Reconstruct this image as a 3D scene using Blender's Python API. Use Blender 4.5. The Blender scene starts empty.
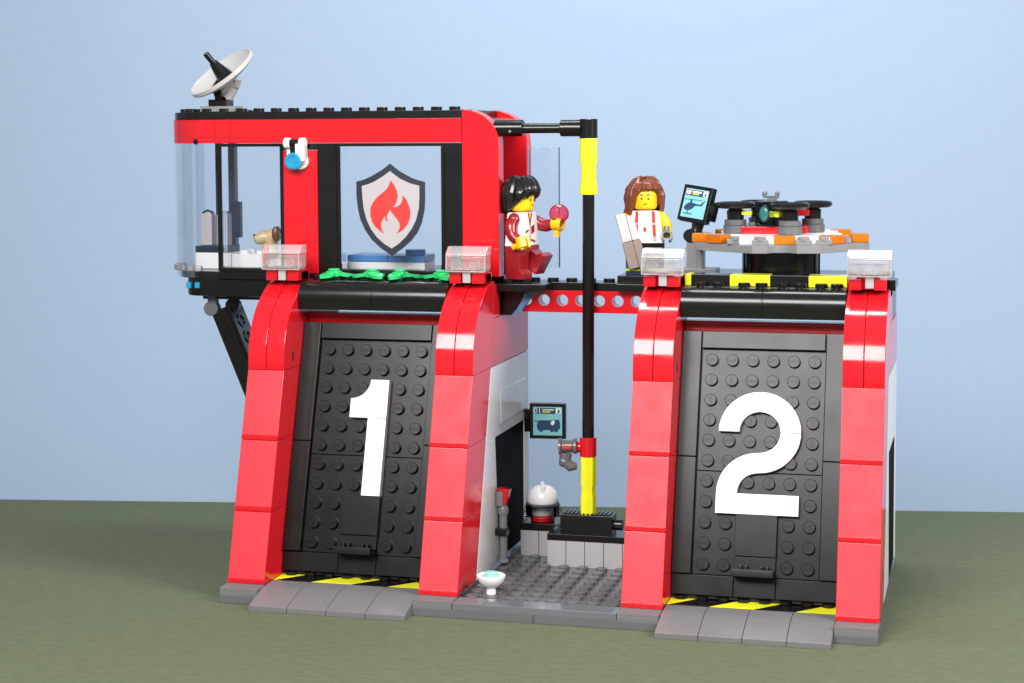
import bpy, bmesh, math, random
from mathutils import Matrix, Vector
random.seed(7)
PI = math.pi
C = bpy.context.scene
S = 0.1            # one stud = 0.1 scene units
KZ = 0.958         # vertical proportion seen in the photograph
def W(x, y, z): return Vector((x * S, y * S, z * KZ * S))

# ------------------------------------------------------------------ camera
cam = bpy.data.cameras.new('camera'); co = bpy.data.objects.new('camera', cam); C.collection.objects.link(co)
yaw, pitch, roll = math.radians(-14.82551), math.radians(-3.828707), math.radians(-0.306316)
cy, sy, cp, sp = math.cos(yaw), math.sin(yaw), math.cos(pitch), math.sin(pitch)
f = Vector((sy * cp, cy * cp, sp)); r0 = Vector((cy, -sy, 0)); u0 = r0.cross(f)
rr = r0 * math.cos(roll) + u0 * math.sin(roll); uu = -r0 * math.sin(roll) + u0 * math.cos(roll)
co.matrix_world = Matrix(((rr.x, uu.x, -f.x, 3.6579), (rr.y, uu.y, -f.y, -8.2266), (rr.z, uu.z, -f.z, 2.313), (0, 0, 0, 1)))
cam.sensor_width = 36; cam.lens = 36 * 1804.425 / 1024
cam.shift_x = 0.0; cam.shift_y = -88.243 / 1024
cam.clip_start = 0.05; cam.clip_end = 200
C.camera = co
# ------------------------------------------------------------------ light
w = bpy.data.worlds.new('World'); C.world = w; w.use_nodes = True
bg = w.node_tree.nodes['Background']; bg.inputs[0].default_value = (0.84, 0.90, 1.0, 1); bg.inputs[1].default_value = 0.40
def softbox(name, loc, target, sx, sy_, power, col):
    l = bpy.data.lights.new(name, 'AREA'); l.shape = 'RECTANGLE'; l.size = sx; l.size_y = sy_; l.energy = power; l.color = col
    o = bpy.data.objects.new(name, l); C.collection.objects.link(o); o.location = loc
    o.rotation_euler = (Vector(target) - Vector(loc)).to_track_quat('-Z', 'Y').to_euler()
softbox('key_softbox', (0.7, -7.4, 5.9), (1.7, 0.4, 1.0), 5.8, 3.2, 1230, (1.0, 0.98, 0.955))
softbox('side_softbox', (8.2, -2.0, 4.6), (1.6, 0.8, 0.9), 3.0, 3.0, 620, (1.0, 0.97, 0.94))
softbox('backdrop_lamp', (1.5, 1.6, 7.5), (1.9, 5.4, 1.0), 3.0, 1.0, 260, (0.97, 0.98, 1.0))
vs = C.view_settings; vs.view_transform = 'Standard'; vs.look = 'None'; vs.exposure = 0.0; vs.gamma = 1.0; vs.use_curve_mapping = False

# ------------------------------------------------------------------ materials
MAT = {}
def nt(m):
    m.use_nodes = True; n = m.node_tree; return n, n.nodes['Principled BSDF']
def plastic(name, col, rough=0.22, bump=0.0, bscale=60, grain=None, coat=0.0, spec=0.5, wear=0.05):
    m = bpy.data.materials.new(name); n, b = nt(m); N = n.nodes; L = n.links
    b.inputs['Base Color'].default_value = (*col, 1); b.inputs['IOR'].default_value = 1.52
    b.inputs['Specular IOR Level'].default_value = spec
    tc = N.new('ShaderNodeTexCoord'); no = N.new('ShaderNodeTexNoise'); no.inputs['Scale'].default_value = 9; no.inputs['Detail'].default_value = 6
    L.new(tc.outputs['Object'], no.inputs['Vector'])
    mr = N.new('ShaderNodeMapRange'); mr.inputs['From Min'].default_value = .35; mr.inputs['From Max'].default_value = .7
    mr.inputs['To Min'].default_value = max(.02, rough - wear); mr.inputs['To Max'].default_value = rough + wear
    L.new(no.outputs['Fac'], mr.inputs['Value']); L.new(mr.outputs[0], b.inputs['Roughness'])
    # very slight tone variation from piece to piece
    n3 = N.new('ShaderNodeTexNoise'); n3.inputs['Scale'].default_value = 2.3; L.new(tc.outputs['Object'], n3.inputs['Vector'])
    hs = N.new('ShaderNodeHueSaturation'); hs.inputs['Color'].default_value = (*col, 1)
    m3 = N.new('ShaderNodeMapRange'); m3.inputs['To Min'].default_value = .93; m3.inputs['To Max'].default_value = 1.06
    L.new(n3.outputs['Fac'], m3.inputs['Value']); L.new(m3.outputs[0], hs.inputs['Value']); L.new(hs.outputs['Color'], b.inputs['Base Color'])
    n2 = N.new('ShaderNodeTexNoise'); n2.inputs['Scale'].default_value = bscale; n2.inputs['Detail'].default_value = 3
    mp = N.new('ShaderNodeMapping'); L.new(tc.outputs['Object'], mp.inputs['Vector']); L.new(mp.outputs[0], n2.inputs['Vector'])
    if grain: mp.inputs['Scale'].default_value = grain
    bp = N.new('ShaderNodeBump'); bp.inputs['Strength'].default_value = bump if bump else .006; bp.inputs['Distance'].default_value = .004
    L.new(n2.outputs['Fac'], bp.inputs['Height']); L.new(bp.outputs[0], b.inputs['Normal'])
    MAT[name] = m; return m
plastic('red', (.60, .009, .016), .13, wear=.04)
plastic('red_grained', (.57, .011, .026), .46, .16, 170, (.8, .8, 3.4), wear=.05, spec=.42)
plastic('dark_red', (.27, .010, .016), .25)
plastic('black', (.007, .0062, .006), .20, spec=.4, wear=.03)
plastic('black_panel', (.0068, .0058, .0058), .24, spec=.20, wear=.02)
plastic('doorway_shade', (.004, .004, .004), .7, spec=.05)
plastic('dark_grey', (.115, .118, .125), .28)
plastic('light_grey', (.22, .218, .222), .28)
plastic('pale_grey', (.40, .39, .40), .28)
plastic('ramp_grey', (.155, .152, .155), .28)
plastic('floor_grey', (.125, .125, .13), .20)
plastic('gloss_grey', (.135, .14, .15), .10)
plastic('white', (.80, .80, .79), .22)
plastic('off_white', (.47, .455, .45), .3)
plastic('white_wall', (.72, .72, .72), .25)
plastic('yellow', (.80, .82, .02), .22)
plastic('skin_yellow', (.85, .52, .01), .25)
plastic('lime', (.45, .60, .04), .3)
plastic('green', (.018, .50, .13), .25)
plastic('blue_sheen', (.08, .17, .34), .2)
plastic('blue', (.06, .22, .55), .25)
plastic('navy', (.012, .022, .05), .3)
plastic('smoke_edge', (.12, .10, .20), .3)
plastic('post_tint', (.045, .05, .085), .3)
plastic('taupe', (.20, .155, .13), .4)
plastic('tan', (.58, .43, .22), .35)
plastic('brown', (.13, .035, .015), .35)
plastic('hair_brown', (.15, .036, .016), .28)
plastic('hair_black', (.012, .012, .013), .18)
plastic('teal', (.10, .42, .40), .3)
plastic('pale_teal', (.28, .55, .50), .25)
plastic('dark_teal', (.03, .16, .15), .25, .6, 30)
plastic('ink', (.012, .016, .03), .4)
plastic('flame_red', (.62, .035, .03), .35)
plastic('print_grey', (.43, .39, .41), .45)
plastic('screen_blue', (.22, .56, .62), .35)
plastic('screen_navy', (.014, .05, .13), .4)
plastic('screen_white', (.75, .82, .88), .4)
plastic('screen_yellow', (.70, .62, .02), .4)
def clear(name, col, fac=1.0, rough=.03, tint=(1, 1, 1)):
    m = bpy.data.materials.new(name); n = (nt(m))[0]; N = n.nodes; L = n.links; N.clear()
    o = N.new('ShaderNodeOutputMaterial'); t = N.new('ShaderNodeBsdfTransparent'); t.inputs[0].default_value = (*tint, 1)
    g = N.new('ShaderNodeBsdfGlossy'); g.inputs['Roughness'].default_value = rough; g.inputs[0].default_value = (*col, 1)
    fr = N.new('ShaderNodeFresnel'); fr.inputs[0].default_value = 1.5
    ml = N.new('ShaderNodeMath'); ml.operation = 'MULTIPLY'; ml.inputs[1].default_value = fac; L.new(fr.outputs[0], ml.inputs[0])
    mx = N.new('ShaderNodeMixShader'); L.new(ml.outputs[0], mx.inputs[0]); L.new(t.outputs[0], mx.inputs[1]); L.new(g.outputs[0], mx.inputs[2])
    L.new(mx.outputs[0], o.inputs[0]); MAT[name] = m; return m
clear('clear_pane', (1, 1, 1), tint=(.978, .982, .99))
clear('clear_curve', (1, 1, 1), .35, rough=.10, tint=(.965, .97, .98))
def glass(name, col, ior=1.45, rough=.02, emit=0):
    m = bpy.data.materials.new(name); n, b = nt(m)
    b.inputs['Base Color'].default_value = (*col, 1); b.inputs['Transmission Weight'].default_value = 1; b.inputs['IOR'].default_value = ior
    b.inputs['Roughness'].default_value = rough; MAT[name] = m
def milky(name, diff, tint, k):
    m = bpy.data.materials.new(name); n = (nt(m))[0]; N = n.nodes; L = n.links; N.clear()
    o = N.new('ShaderNodeOutputMaterial'); t = N.new('ShaderNodeBsdfTransparent'); t.inputs[0].default_value = (*tint, 1)
    d = N.new('ShaderNodeBsdfDiffuse'); d.inputs[0].default_value = (*diff, 1); a = N.new('ShaderNodeMixShader'); a.inputs[0].default_value = k
    g = N.new('ShaderNodeBsdfGlossy'); g.inputs['Roughness'].default_value = .08; fr = N.new('ShaderNodeFresnel'); fr.inputs[0].default_value = 1.5
    b = N.new('ShaderNodeMixShader'); L.new(t.outputs[0], a.inputs[1]); L.new(d.outputs[0], a.inputs[2]); L.new(fr.outputs[0], b.inputs[0]); L.new(a.outputs[0], b.inputs[1]); L.new(g.outputs[0], b.inputs[2]); L.new(b.outputs[0], o.inputs[0]); MAT[name] = m
milky('clear_lens', (.78, .75, .75), (.95, .93, .93), .24)
milky('clear_cap', (.80, .78, .78), (.96, .94, .94), .27)
milky('orange_lens', (.85, .24, .01), (1, .62, .22), .55)
milky('blue_lens', (.03, .36, .62), (.2, .8, 1), .75)
milky('red_lens', (.72, .05, .11), (1, .5, .58), .32)
glass('smoke_lens', (.45, .47, .50), 1.3, .05)
# paper of the table and the backdrop
def paper(name, c1, c2, scale, bump, rough=.75):
    m = bpy.data.materials.new(name); n, b = nt(m); N = n.nodes; L = n.links
    tc = N.new('ShaderNodeTexCoord'); a = N.new('ShaderNodeTexNoise'); a.inputs['Scale'].default_value = scale; a.inputs['Detail'].default_value = 8; a.inputs['Roughness'].default_value = .7
    mp = N.new('ShaderNodeMapping'); mp.inputs['Scale'].default_value = (1, 2.6, 1); L.new(tc.outputs['Object'], mp.inputs[0]); L.new(mp.outputs[0], a.inputs['Vector'])
    cr = N.new('ShaderNodeValToRGB'); cr.color_ramp.elements[0].position = .3; cr.color_ramp.elements[1].position = .7
    cr.color_ramp.elements[0].color = (*c1, 1); cr.color_ramp.elements[1].color = (*c2, 1)
    L.new(a.outputs['Fac'], cr.inputs[0]); L.new(cr.outputs[0], b.inputs['Base Color'])
    a2 = N.new('ShaderNodeTexNoise'); a2.inputs['Scale'].default_value = scale * 4; a2.inputs['Detail'].default_value = 5; L.new(mp.outputs[0], a2.inputs['Vector'])
    bp = N.new('ShaderNodeBump'); bp.inputs['Strength'].default_value = bump; bp.inputs['Distance'].default_value = .01; L.new(a2.outputs['Fac'], bp.inputs['Height']); L.new(bp.outputs[0], b.inputs['Normal'])
    b.inputs['Roughness'].default_value = rough; b.inputs['Specular IOR Level'].default_value = .25
    MAT[name] = m
paper('table_green', (.084, .104, .058), (.122, .136, .076), 12, .5)
paper('backdrop_blue', (.352, .455, .59), (.362, .465, .603), 9, .04, .9)

# ------------------------------------------------------------------ mesh helpers
class MB:
    """collects shapes in stud coordinates and links them as one mesh object"""
    def __init__(s, M=None): s.V = []; s.F = []; s.I = []; s.M = M or Matrix(); s.mi = 0
    def raw(s, vs_, fs, mi=None):
        o = len(s.V); s.V += [s.M @ Vector(v) for v in vs_]
        for k, q in enumerate(fs):
            s.F.append([o + i for i in q]); s.I.append(s.mi if mi is None else (mi[k] if isinstance(mi, list) else mi))
        return s
    def bm(s, b):
        bmesh.ops.recalc_face_normals(b, faces=b.faces)
        b.verts.index_update(); s.raw([v.co.copy() for v in b.verts], [[v.index for v in q.verts] for q in b.faces]); b.free(); return s
    def box(s, x0, x1, y0, y1, z0, z1, bv=.03, M=None):
        b = bmesh.new(); bmesh.ops.create_cube(b, size=1)
        for v in b.verts: v.co = Vector(((x0 + x1) / 2 + v.co.x * (x1 - x0), (y0 + y1) / 2 + v.co.y * (y1 - y0), (z0 + z1) / 2 + v.co.z * (z1 - z0)))
        if bv: bmesh.ops.bevel(b, geom=b.edges[:], offset=min(bv, .3 * min(x1 - x0, y1 - y0, z1 - z0)), segments=2, profile=.5, affect='EDGES')
        if M: bmesh.ops.transform(b, matrix=M, verts=b.verts)
        return s.bm(b)
    def prism(s, pts, ax, a0, a1, bv=.025, face_mi=None):
        """polygon pts in the plane across axis ax, extruded from a0 to a1"""
        def P(p, a): return {'X': (a, p[0], p[1]), 'Y': (p[0], a, p[1]), 'Z': (p[0], p[1], a)}[ax]
        b = bmesh.new(); n = len(pts)
        A = [b.verts.new(P(p, a0)) for p in pts]; B = [b.verts.new(P(p, a1)) for p in pts]
        fa = [b.faces.new(A), b.faces.new(B)]
        for i in range(n): b.faces.new((A[i], A[(i + 1) % n], B[(i + 1) % n], B[i]))
        bmesh.ops.recalc_face_normals(b, faces=b.faces)
        if bv:
            es = [e for e in b.edges if len(e.link_faces) == 2 and e.calc_face_angle(0) > .6]
            bmesh.ops.bevel(b, geom=es, offset=bv, segments=2, profile=.5, affect='EDGES')
        bmesh.ops.triangulate(b, faces=[q for q in b.faces if len(q.verts) > 4])
        return s.bm(b)
    def lathe(s, prof, c=(0, 0, 0), axis=(0, 0, 1), n=24, M=None):
        q = Vector((0, 0, 1)).rotation_difference(Vector(axis)).to_matrix().to_4x4(); T = Matrix.Translation(c) @ q
        if M: T = M @ T
        vs_ = []; fs = []
        for r, h in prof:
            for k in range(n): a = 2 * PI * k / n; vs_.append(T @ Vector((r * math.cos(a), r * math.sin(a), h)))
        for i in range(len(prof) - 1):
            for k in range(n): k2 = (k + 1) % n; fs.append((i * n + k, i * n + k2, (i + 1) * n + k2, (i + 1) * n + k))
        if prof[0][0] > 1e-5: fs.append(tuple(range(n - 1, -1, -1)))
        if prof[-1][0] > 1e-5: fs.append(tuple(range((len(prof) - 1) * n, len(prof) * n)))
        return s.raw(vs_, fs)
    def cyl(s, c, r, h, axis=(0, 0, 1), bv=.03, n=24, M=None):
        return s.lathe([(r - bv, 0), (r, bv), (r, h - bv), (r - bv, h)], c, axis, n, M)
    def stud(s, x, y, z, n=16): return s.lathe([(.3, 0), (.3, .17), (.275, .2)], (x, y, z), n=n)
    def tube(s, path, rad, n=12):
        P = [Vector(p) for p in path]; R = rad if isinstance(rad, (list, tuple)) else [rad] * len(P)
        vs_ = []; fs = []; up = None
        for i, p in enumerate(P):
            t = (P[min(i + 1, len(P) - 1)] - P[max(i - 1, 0)]).normalized()
            if up is None: up = t.orthogonal().normalized()
            up = (up - t * up.dot(t)).normalized(); sd = t.cross(up)
            for k in range(n): a = 2 * PI * k / n; vs_.append(p + (up * math.cos(a) + sd * math.sin(a)) * R[i])
        for i in range(len(P) - 1):
            for k in range(n): k2 = (k + 1) % n; fs.append((i * n + k, i * n + k2, (i + 1) * n + k2, (i + 1) * n + k))
        fs.append(tuple(range(n - 1, -1, -1))); fs.append(tuple(range((len(P) - 1) * n, len(P) * n)))
        return s.raw(vs_, fs)
    def ball(s, c, r, n=20, m=12, sc=(1, 1, 1)):
        b = bmesh.new(); bmesh.ops.create_uvsphere(b, u_segments=n, v_segments=m, radius=r)
        for v in b.verts: v.co = Vector((c[0] + v.co.x * sc[0], c[1] + v.co.y * sc[1], c[2] + v.co.z * sc[2]))
        return s.bm(b)
    def obj(s, name, mats, parent=None, base=None, smooth=35):
        base = base if base is not None else (BASE[parent.name] if parent else Vector((0, 0, 0)))
        me = bpy.data.meshes.new(name); me.from_pydata([Vector((v.x * S, v.y * S, v.z * KZ * S)) - base for v in s.V], [], s.F)
        mats = mats if isinstance(mats, (list, tuple)) else [mats]
        for m in mats: me.materials.append(MAT[m])
        me.polygons.foreach_set('material_index', s.I); me.polygons.foreach_set('use_smooth', [True] * len(me.polygons))
        me.set_sharp_from_angle(angle=math.radians(smooth)); me.validate(); me.update()
        o = bpy.data.objects.new(name, me); C.collection.objects.link(o); o.parent = parent
        if not parent: o.location = base
        wn = o.modifiers.new('even_shading', 'WEIGHTED_NORMAL'); wn.keep_sharp = True; wn.weight = 100
        BASE[o.name] = base; return o
BASE = {}
def tag(o, label, cat, group=None):
    o['label'] = label; o['category'] = cat
    if group: o['group'] = group
    return o
def thing(name, label, cat, base, group=None):
    o = bpy.data.objects.new(name, None); C.collection.objects.link(o); o.empty_display_size = .05
    b = W(*base); o.location = b; BASE[o.name] = b; return tag(o, label, cat, group)
def copy_thing(root, dxyz, label):
    """copy of a thing with copies of its parts and sub-parts, moved by dxyz studs"""
    r = root.copy(); C.collection.objects.link(r); r.location = root.location + W(*dxyz); r['label'] = label
    def rec(a, b):
        for ch in a.children:
            c = ch.copy(); C.collection.objects.link(c); c.parent = b; rec(ch, c)
    rec(root, r); return r
def catmull(P, k=6, closed=False):
    n = len(P); out = []
    for i in range(n if closed else n - 1):
        p0, p1, p2, p3 = (P[(i - 1) % n] if closed or i else P[0]), P[i], P[(i + 1) % n], (P[(i + 2) % n] if closed or i + 2 < n else P[-1])
        for j in range(k):
            t = j / k
            out.append(tuple(.5 * (2 * b + (c - a) * t + (2 * a - 5 * b + 4 * c - d) * t * t + (3 * b - a - 3 * c + d) * t ** 3) for a, b, c, d in zip(p0, p1, p2, p3)))
    if not closed: out.append(P[-1])
    return out
def arc(cx, cz, r, a0, a1, n=10): return [(cx + r * math.cos(math.radians(a0 + (a1 - a0) * i / n)), cz + r * math.sin(math.radians(a0 + (a1 - a0) * i / n))) for i in range(n + 1)]
_txt = {}
def text_shape(t, size, ext):
    k = (t, size, ext)
    if k not in _txt:
        cu = bpy.data.curves.new('lettering', 'FONT'); cu.body = t; cu.size = size; cu.extrude = ext; cu.align_x = 'CENTER'; cu.align_y = 'CENTER'; cu.resolution_u = 2
        o = bpy.data.objects.new('lettering', cu); C.collection.objects.link(o); bpy.context.view_layer.update()
        me = bpy.data.meshes.new_from_object(o.evaluated_get(bpy.context.evaluated_depsgraph_get()))
        _txt[k] = ([v.co.copy() for v in me.vertices], [list(p.vertices) for p in me.polygons])
        bpy.data.objects.remove(o); bpy.data.curves.remove(cu); bpy.data.meshes.remove(me)
    return _txt[k]
def put_text(mb, t, size, ext, M, sx=1.0):
    V, F = text_shape(t, size, ext); mb.raw([M @ Vector((v.x * sx, v.y, v.z)) for v in V], F)
def T(x, y, z): return Matrix.Translation((x, y, z))
def R(a, ax): return Matrix.Rotation(math.radians(a), 4, ax)
UP = R(90, 'X')      # flat in XY -> standing, facing -Y

# ------------------------------------------------------------------ setting
ang = math.radians(9.86)
m = MB(R(9.86, 'Z')); m.box(-160, 200, -140, 23.1, -1.5, 0, .08)
o = m.obj('table_top', 'table_green'); o['kind'] = 'structure'
m = MB(R(9.86, 'Z')); pr = [(58, -60), (58, 90), (59, 90), (59, -60)]
m.prism(pr, 'X', -220, 260, 0); o = m.obj('backdrop', 'backdrop_blue'); o['kind'] = 'structure'

# ------------------------------------------------------------------ the fire station
ST = thing('toy_fire_station', 'red and black toy fire station with two numbered garage doors and a raised control room', 'toy building', (16, 7, 0))
m = MB()
for a, b in ((0, 16), (16, 32)): m.box(a + .01, b - .01, -1, 15, 0, .4, .025)
m.box(0.01, 10, 0, 15, .4, .5, 0); m.box(22, 31.99, 0, 15, .4, .5, 0)
m.obj('base_plate', 'dark_grey', ST)
m = MB(); m.box(12, 20, .1, 15, .4, .56, 0)
LEGO_M = T(0, 0, .2)
for i in range(8):
    for j in range(12):
        if i > 2 and j > 7: continue
        m.stud(12.5 + i, .75 + j * .96, .56)
        if j < 5: put_text(m, 'LEGO', .17, .015, T(12.5 + i, .75 + j * .96, .765))
m.obj('floor_plate', 'floor_grey', ST)
m = MB(); m.box(12.01, 19.99, -1, .2, .4, .76, .03); m.obj('threshold_tile', 'gloss_grey', ST)
# ramps, hazard strips
prof = [(1.05, .4), (1.05, .8), (.3, .8), (-.35, .74), (-1.2, .53), (-1.75, .38), (-2.1, .27), (-2.1, 0), (-1.02, 0), (-1.02, .4)]
for x0 in (2, 22):
    m = MB()
    for k in range(4): m.prism(prof, 'X', x0 + 2 * k + .012, x0 + 2 * k + 1.988, .02)
    m.obj('ramp', 'ramp_grey', ST)
    m = MB(); m.box(x0, x0 + 8, 1.08, 4.2, .4, .79, 0)
    for k in range(8): m.cyl((x0 + .5 + k, 2.35, .78), .3, .2, n=14)
    h = m.obj('hazard_strip', 'black', ST)
    y = MB()
    for k, xa in enumerate((x0 - 2.0, x0 + 2.05, x0 + 6.1)):
        q = [(xa, 1.1), (xa + 2.05, 1.1), (xa + 4.6, 3.9), (xa + 2.55, 3.9)]
        # clip to the opening
        def clip(poly, lim, sgn):
            out = []
            for i in range(len(poly)):
                p, n_ = poly[i], poly[(i + 1) % len(poly)]; ip, iN = (p[0] - lim) * sgn >= 0, (n_[0] - lim) * sgn >= 0
                if ip: out.append(p)
                if ip != iN: t = (lim - p[0]) / (n_[0] - p[0]); out.append((lim, p[1] + t * (n_[1] - p[1])))
            return out
        q = clip(clip(q, x0 + .01, 1), x0 + 7.99, -1)
        y.prism(q, 'Z', .78, .80, 0)
    y.obj('yellow_stripe', 'yellow', h)
# pillars
curve = catmull([(2.97, 11.6), (3.0, 12.3), (3.14, 13.1), (3.5, 14.0), (4.05, 14.75), (4.75, 15.35), (5.5, 15.82), (6.2, 16.08), (7.1, 16.16)], 4)
for x0 in (0, 10, 20, 30):
    m = MB()
    for i in range(3):
        z = .8 + 3.6 * i
        b = bmesh.new(); pts = [(i - .04, z + .01), (i - .04, z + .24), (i + .03, z + .24), (i + .97, z + 3.59), (i + 4.3, z + 3.59), (i + 3.3, z + .01)]
        s0 = len(m.F); m.prism(pts, 'X', x0 + .015, x0 + 1.985, .02); b.free()
        for k in range(s0, len(m.F)):   # the sloping face has a grained moulding
            q = [m.V[j] for j in m.F[k]]; n_ = (q[1] - q[0]).cross(q[2] - q[0])
            if n_.length > .3 and abs(n_.normalized().x) < .1 and n_.normalized().y < -.8 and max(v.z for v in q) > z + 1: m.I[k] = 1
    for k in range(2):
        m.prism(curve + [(7.1, 14.0), (6.35, 11.6)], 'X', x0 + k + .012, x0 + k + .988, .03)
    side = 2.0 if x0 in (0, 20) else 0
    P = m.obj('pillar', ['red', 'red_grained'], ST)
    m = MB(); 
    for k in range(5): m.box(x0 + .02, x0 + 1.98, -.98 + k * .22, -.98 + k * .22 + .11, .4, .8, .015)
    m.box(x0 + .02, x0 + 1.98, -.99, 1.2, .4, .62, .01); m.obj('grille_tile', 'ramp_grey', P)
    m = MB(); m.box(x0 + .1, x0 + .72, 5.3, 6.8, 16.17, 16.72, .03); m.box(x0 + 1.28, x0 + 1.9, 5.3, 6.8, 16.17, 16.72, .03); m.box(x0 + .1, x0 + 1.9, 5.75, 6.9, 16.17, 16.66, .03)
    m.box(x0 + .45, x0 + 1.55, 5.7, 6.2, 16.6, 16.85, .03)
    m.obj('hinge_brick', 'red', P)
    if x0 in (0, 20):
        m = MB(); m.box(x0 + 1.95, x0 + 2.0, 4.1, 4.28, 11.95, 12.45, 0); m.obj('slot', 'black', P)
# garage doors: leaning plane with local axes a (along X), n (towards the front), b (up the door)
O = Vector((0, 2.36, .86)); bv_ = Vector((0, .287, .958)).normalized(); nv = Vector((0, bv_.z, -bv_.y))   # local y = into the door
DS = lambda x0: DM(x0) @ T(0, 0, 12.02) @ Matrix.Diagonal((1, 1, 1.034, 1)) @ T(0, 0, -11.85)
DM = lambda x0: Matrix(((1, 0, 0, x0), (0, nv.y, bv_.y, O.y), (0, nv.z, bv_.z, O.z), (0, 0, 0, 1)))
def glyph_box(mb, a0, a1, b0, b1, n0, n1): mb.box(a0, a1, -n1, -n0, b0, b1, .02)
def macaroni(mb, ca, cb, a0, a1, n0, n1, ro=1.99, ri=1.0):
    mb.prism(arc(ca, cb, ro, a0, a1, 16) + arc(ca, cb, ri, a1, a0, 16), 'Y', -n1, -n0, .02)
for num, x0 in ((1, 2), (2, 22)):
    m = MB(DM(x0))
    m.box(.02, 7.98, 0, .5, 0, 13.5, 0)                                       # backing
    m.M = DS(x0)
    for b0, b1 in ((1.36, 6.34), (6.37, 12.39)): m.box(.98, 7.02, -.12, .3, b0, b1, .02)
    for k in range(11):
        for i in range(6):
            b_ = 11.85 - k
            if 2 <= i <= 3 and b_ < 4.3: continue
            Ms = T(1.5 + i, -.12, b_) @ R(90, 'X')
            m.lathe([(.3, 0), (.3, .17), (.275, .2)], (0, 0, 0), n=20, M=Ms); put_text(m, 'LEGO', .20, .03, Ms @ T(0, 0, .2) @ R(random.choice((0, 0, 90, 180)), 'Z'))
    m.box(1.0, 7.0, -.42, .2, 12.41, 13.26, .03)                               # top tile
    for a0, a1 in ((.02, .95), (7.05, 7.98)):
        m.box(a0, a1, -.42, .2, 1.36, 6.99, .03); m.box(a0, a1, -.42, .2, 7.02, 13.26, .03)
    for a0, a1 in ((.02, 2.98), (3.01, 4.99), (5.02, 7.98)): m.box(a0, a1, -.2, .2, 0.36, 1.32, .025)
    m.box(3.0, 5.0, -.42, .2, 2.31, 4.31, .03)                                # smooth panel below the number
    D = m.obj('garage_door', 'black_panel', ST)
    D['label'] = 'black studded garage door with white number %d' % num
    m = MB(DS(x0)); m.box(3.02, 4.98, -.34, .1, 1.36, 2.28, .02); m.box(3.02, 4.98, -1.25, -.1, 1.3, 1.66, .03)
    for a in (3.5, 4.5):
        m.box(a - .2, a - .06, -.75, -.35, 1.66, 1.88, .02); m.box(a + .06, a + .2, -.75, -.35, 1.66, 1.88, .02)
    m.obj('door_handle', 'black_panel', D)
    m = MB(DM(x0)); n0, n1 = .1, .52
    m.M = m.M @ T(0, 0, 10.40) @ Matrix.Diagonal((1, 1, 1.03, 1)) @ T(0, 0, -10.7)
    if num == 1:
        m.prism([(3.0, 8.7), (4.99, 8.7), (4.99, 10.7), (4.0, 10.7)] + [(3 + math.sin(t), 10.7 - math.cos(t)) for t in [PI / 2 - PI / 2 * i / 10 for i in range(1, 11)]], 'Y', -n1, -n0, .02)
        m.box(4.0, 4.99, -n1, -n0, 4.7, 8.685, .02)
    else:
        m.box(2.01, 5.99, -n1, -n0, 4.7, 5.69, .02)
        macaroni(m, 4, 5.7, 180, 90.3, n0, n1); macaroni(m, 4, 8.7, 270.3, 359.7, n0, n1); macaroni(m, 4, 8.7, .3, 89.7, n0, n1); macaroni(m, 4, 8.7, 90.3, 180, n0, n1)
    m.obj('numeral', 'white', D)
    # rounded lintel above the door
    m = MB(); q = [(5.0, 14.66), (4.95, 15.1)] + [(5.8 - .85 * math.cos(t), 15.33 + .85 * math.sin(t)) for t in [PI / 2 * i / 10 for i in range(11)]] + [(7.4, 16.18), (7.4, 14.66)]
    m.prism(q, 'X', x0 + .01, x0 + 3.99, .015); m.prism(q, 'X', x0 + 4.01, x0 + 7.99, .015)
    for k in range(8): m.stud(x0 + .5 + k, 6.75, 16.18)
    m.obj('rounded_lintel', 'black', ST)
    m = MB(); m.box(x0, x0 + 8, 6.5, 7.3, 13.4, 14.12, .03); m.box(x0, x0 + 8, 6.35, 7.2, 14.13, 14.36, .03); m.obj('lintel_beam', 'red', ST)
# side walls with their doorways (white, red above)
for xa, xb, name in ((11.1, 12.0, 'r'), (31.05, 31.98, 'r'), (.02, .9, 'l'), (20.02, 20.9, 'l')):
    m = MB()
    wall = [(3.35, .8), (6.35, 11.58), (14, 11.58), (14, .8), (13.1, .8), (13.1, 7.7), (7.0, 7.7), (7.7, .8)]
    m.prism(wall, 'X', xa, xb, .03); ws = m.obj('side_wall', 'white_wall', ST)
    m = MB(); m.prism([(6.0, 11.62), (6.9, 14.18), (14, 14.18), (14, 11.62)], 'X', xa, xb, .03); m.prism([(6.6, 14.2), (7, 15.98), (9.1, 15.98), (9.1, 14.2)], 'X', xa, xb, .03); m.obj('upper_wall', 'red', ST)
    m = MB(); m.prism([(9.12, 14.2), (9.12, 15.55), (14, 15.55), (14, 14.2)], 'X', xa + .1, xb - .05, .03); m.obj('wall_top', 'black', ST)
    s_ = -1 if name == 'r' else 1
    c0, c1 = ((xb - .35, xb - .04) if xb > 30 else (xb - .35, xb - .07)) if name == 'r' else (xb + .05, xb + .25)
    m = MB(); m.prism([(7.74, .82), (7.02, 7.68), (13.08, 7.68), (13.08, .82)], 'X', c0, c1, 0); m.obj('doorway', 'doorway_shade', ST)  # added black sheet in place of the shade inside the opening
# seam tile on the white wall
m = MB(); m.prism([(8.2, 8.3), (8.0, 10.1), (13.4, 10.1), (13.4, 8.3)], 'X', 11.97, 12.03, .02); m.obj('wall_tile', 'white_wall', ST)
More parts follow.
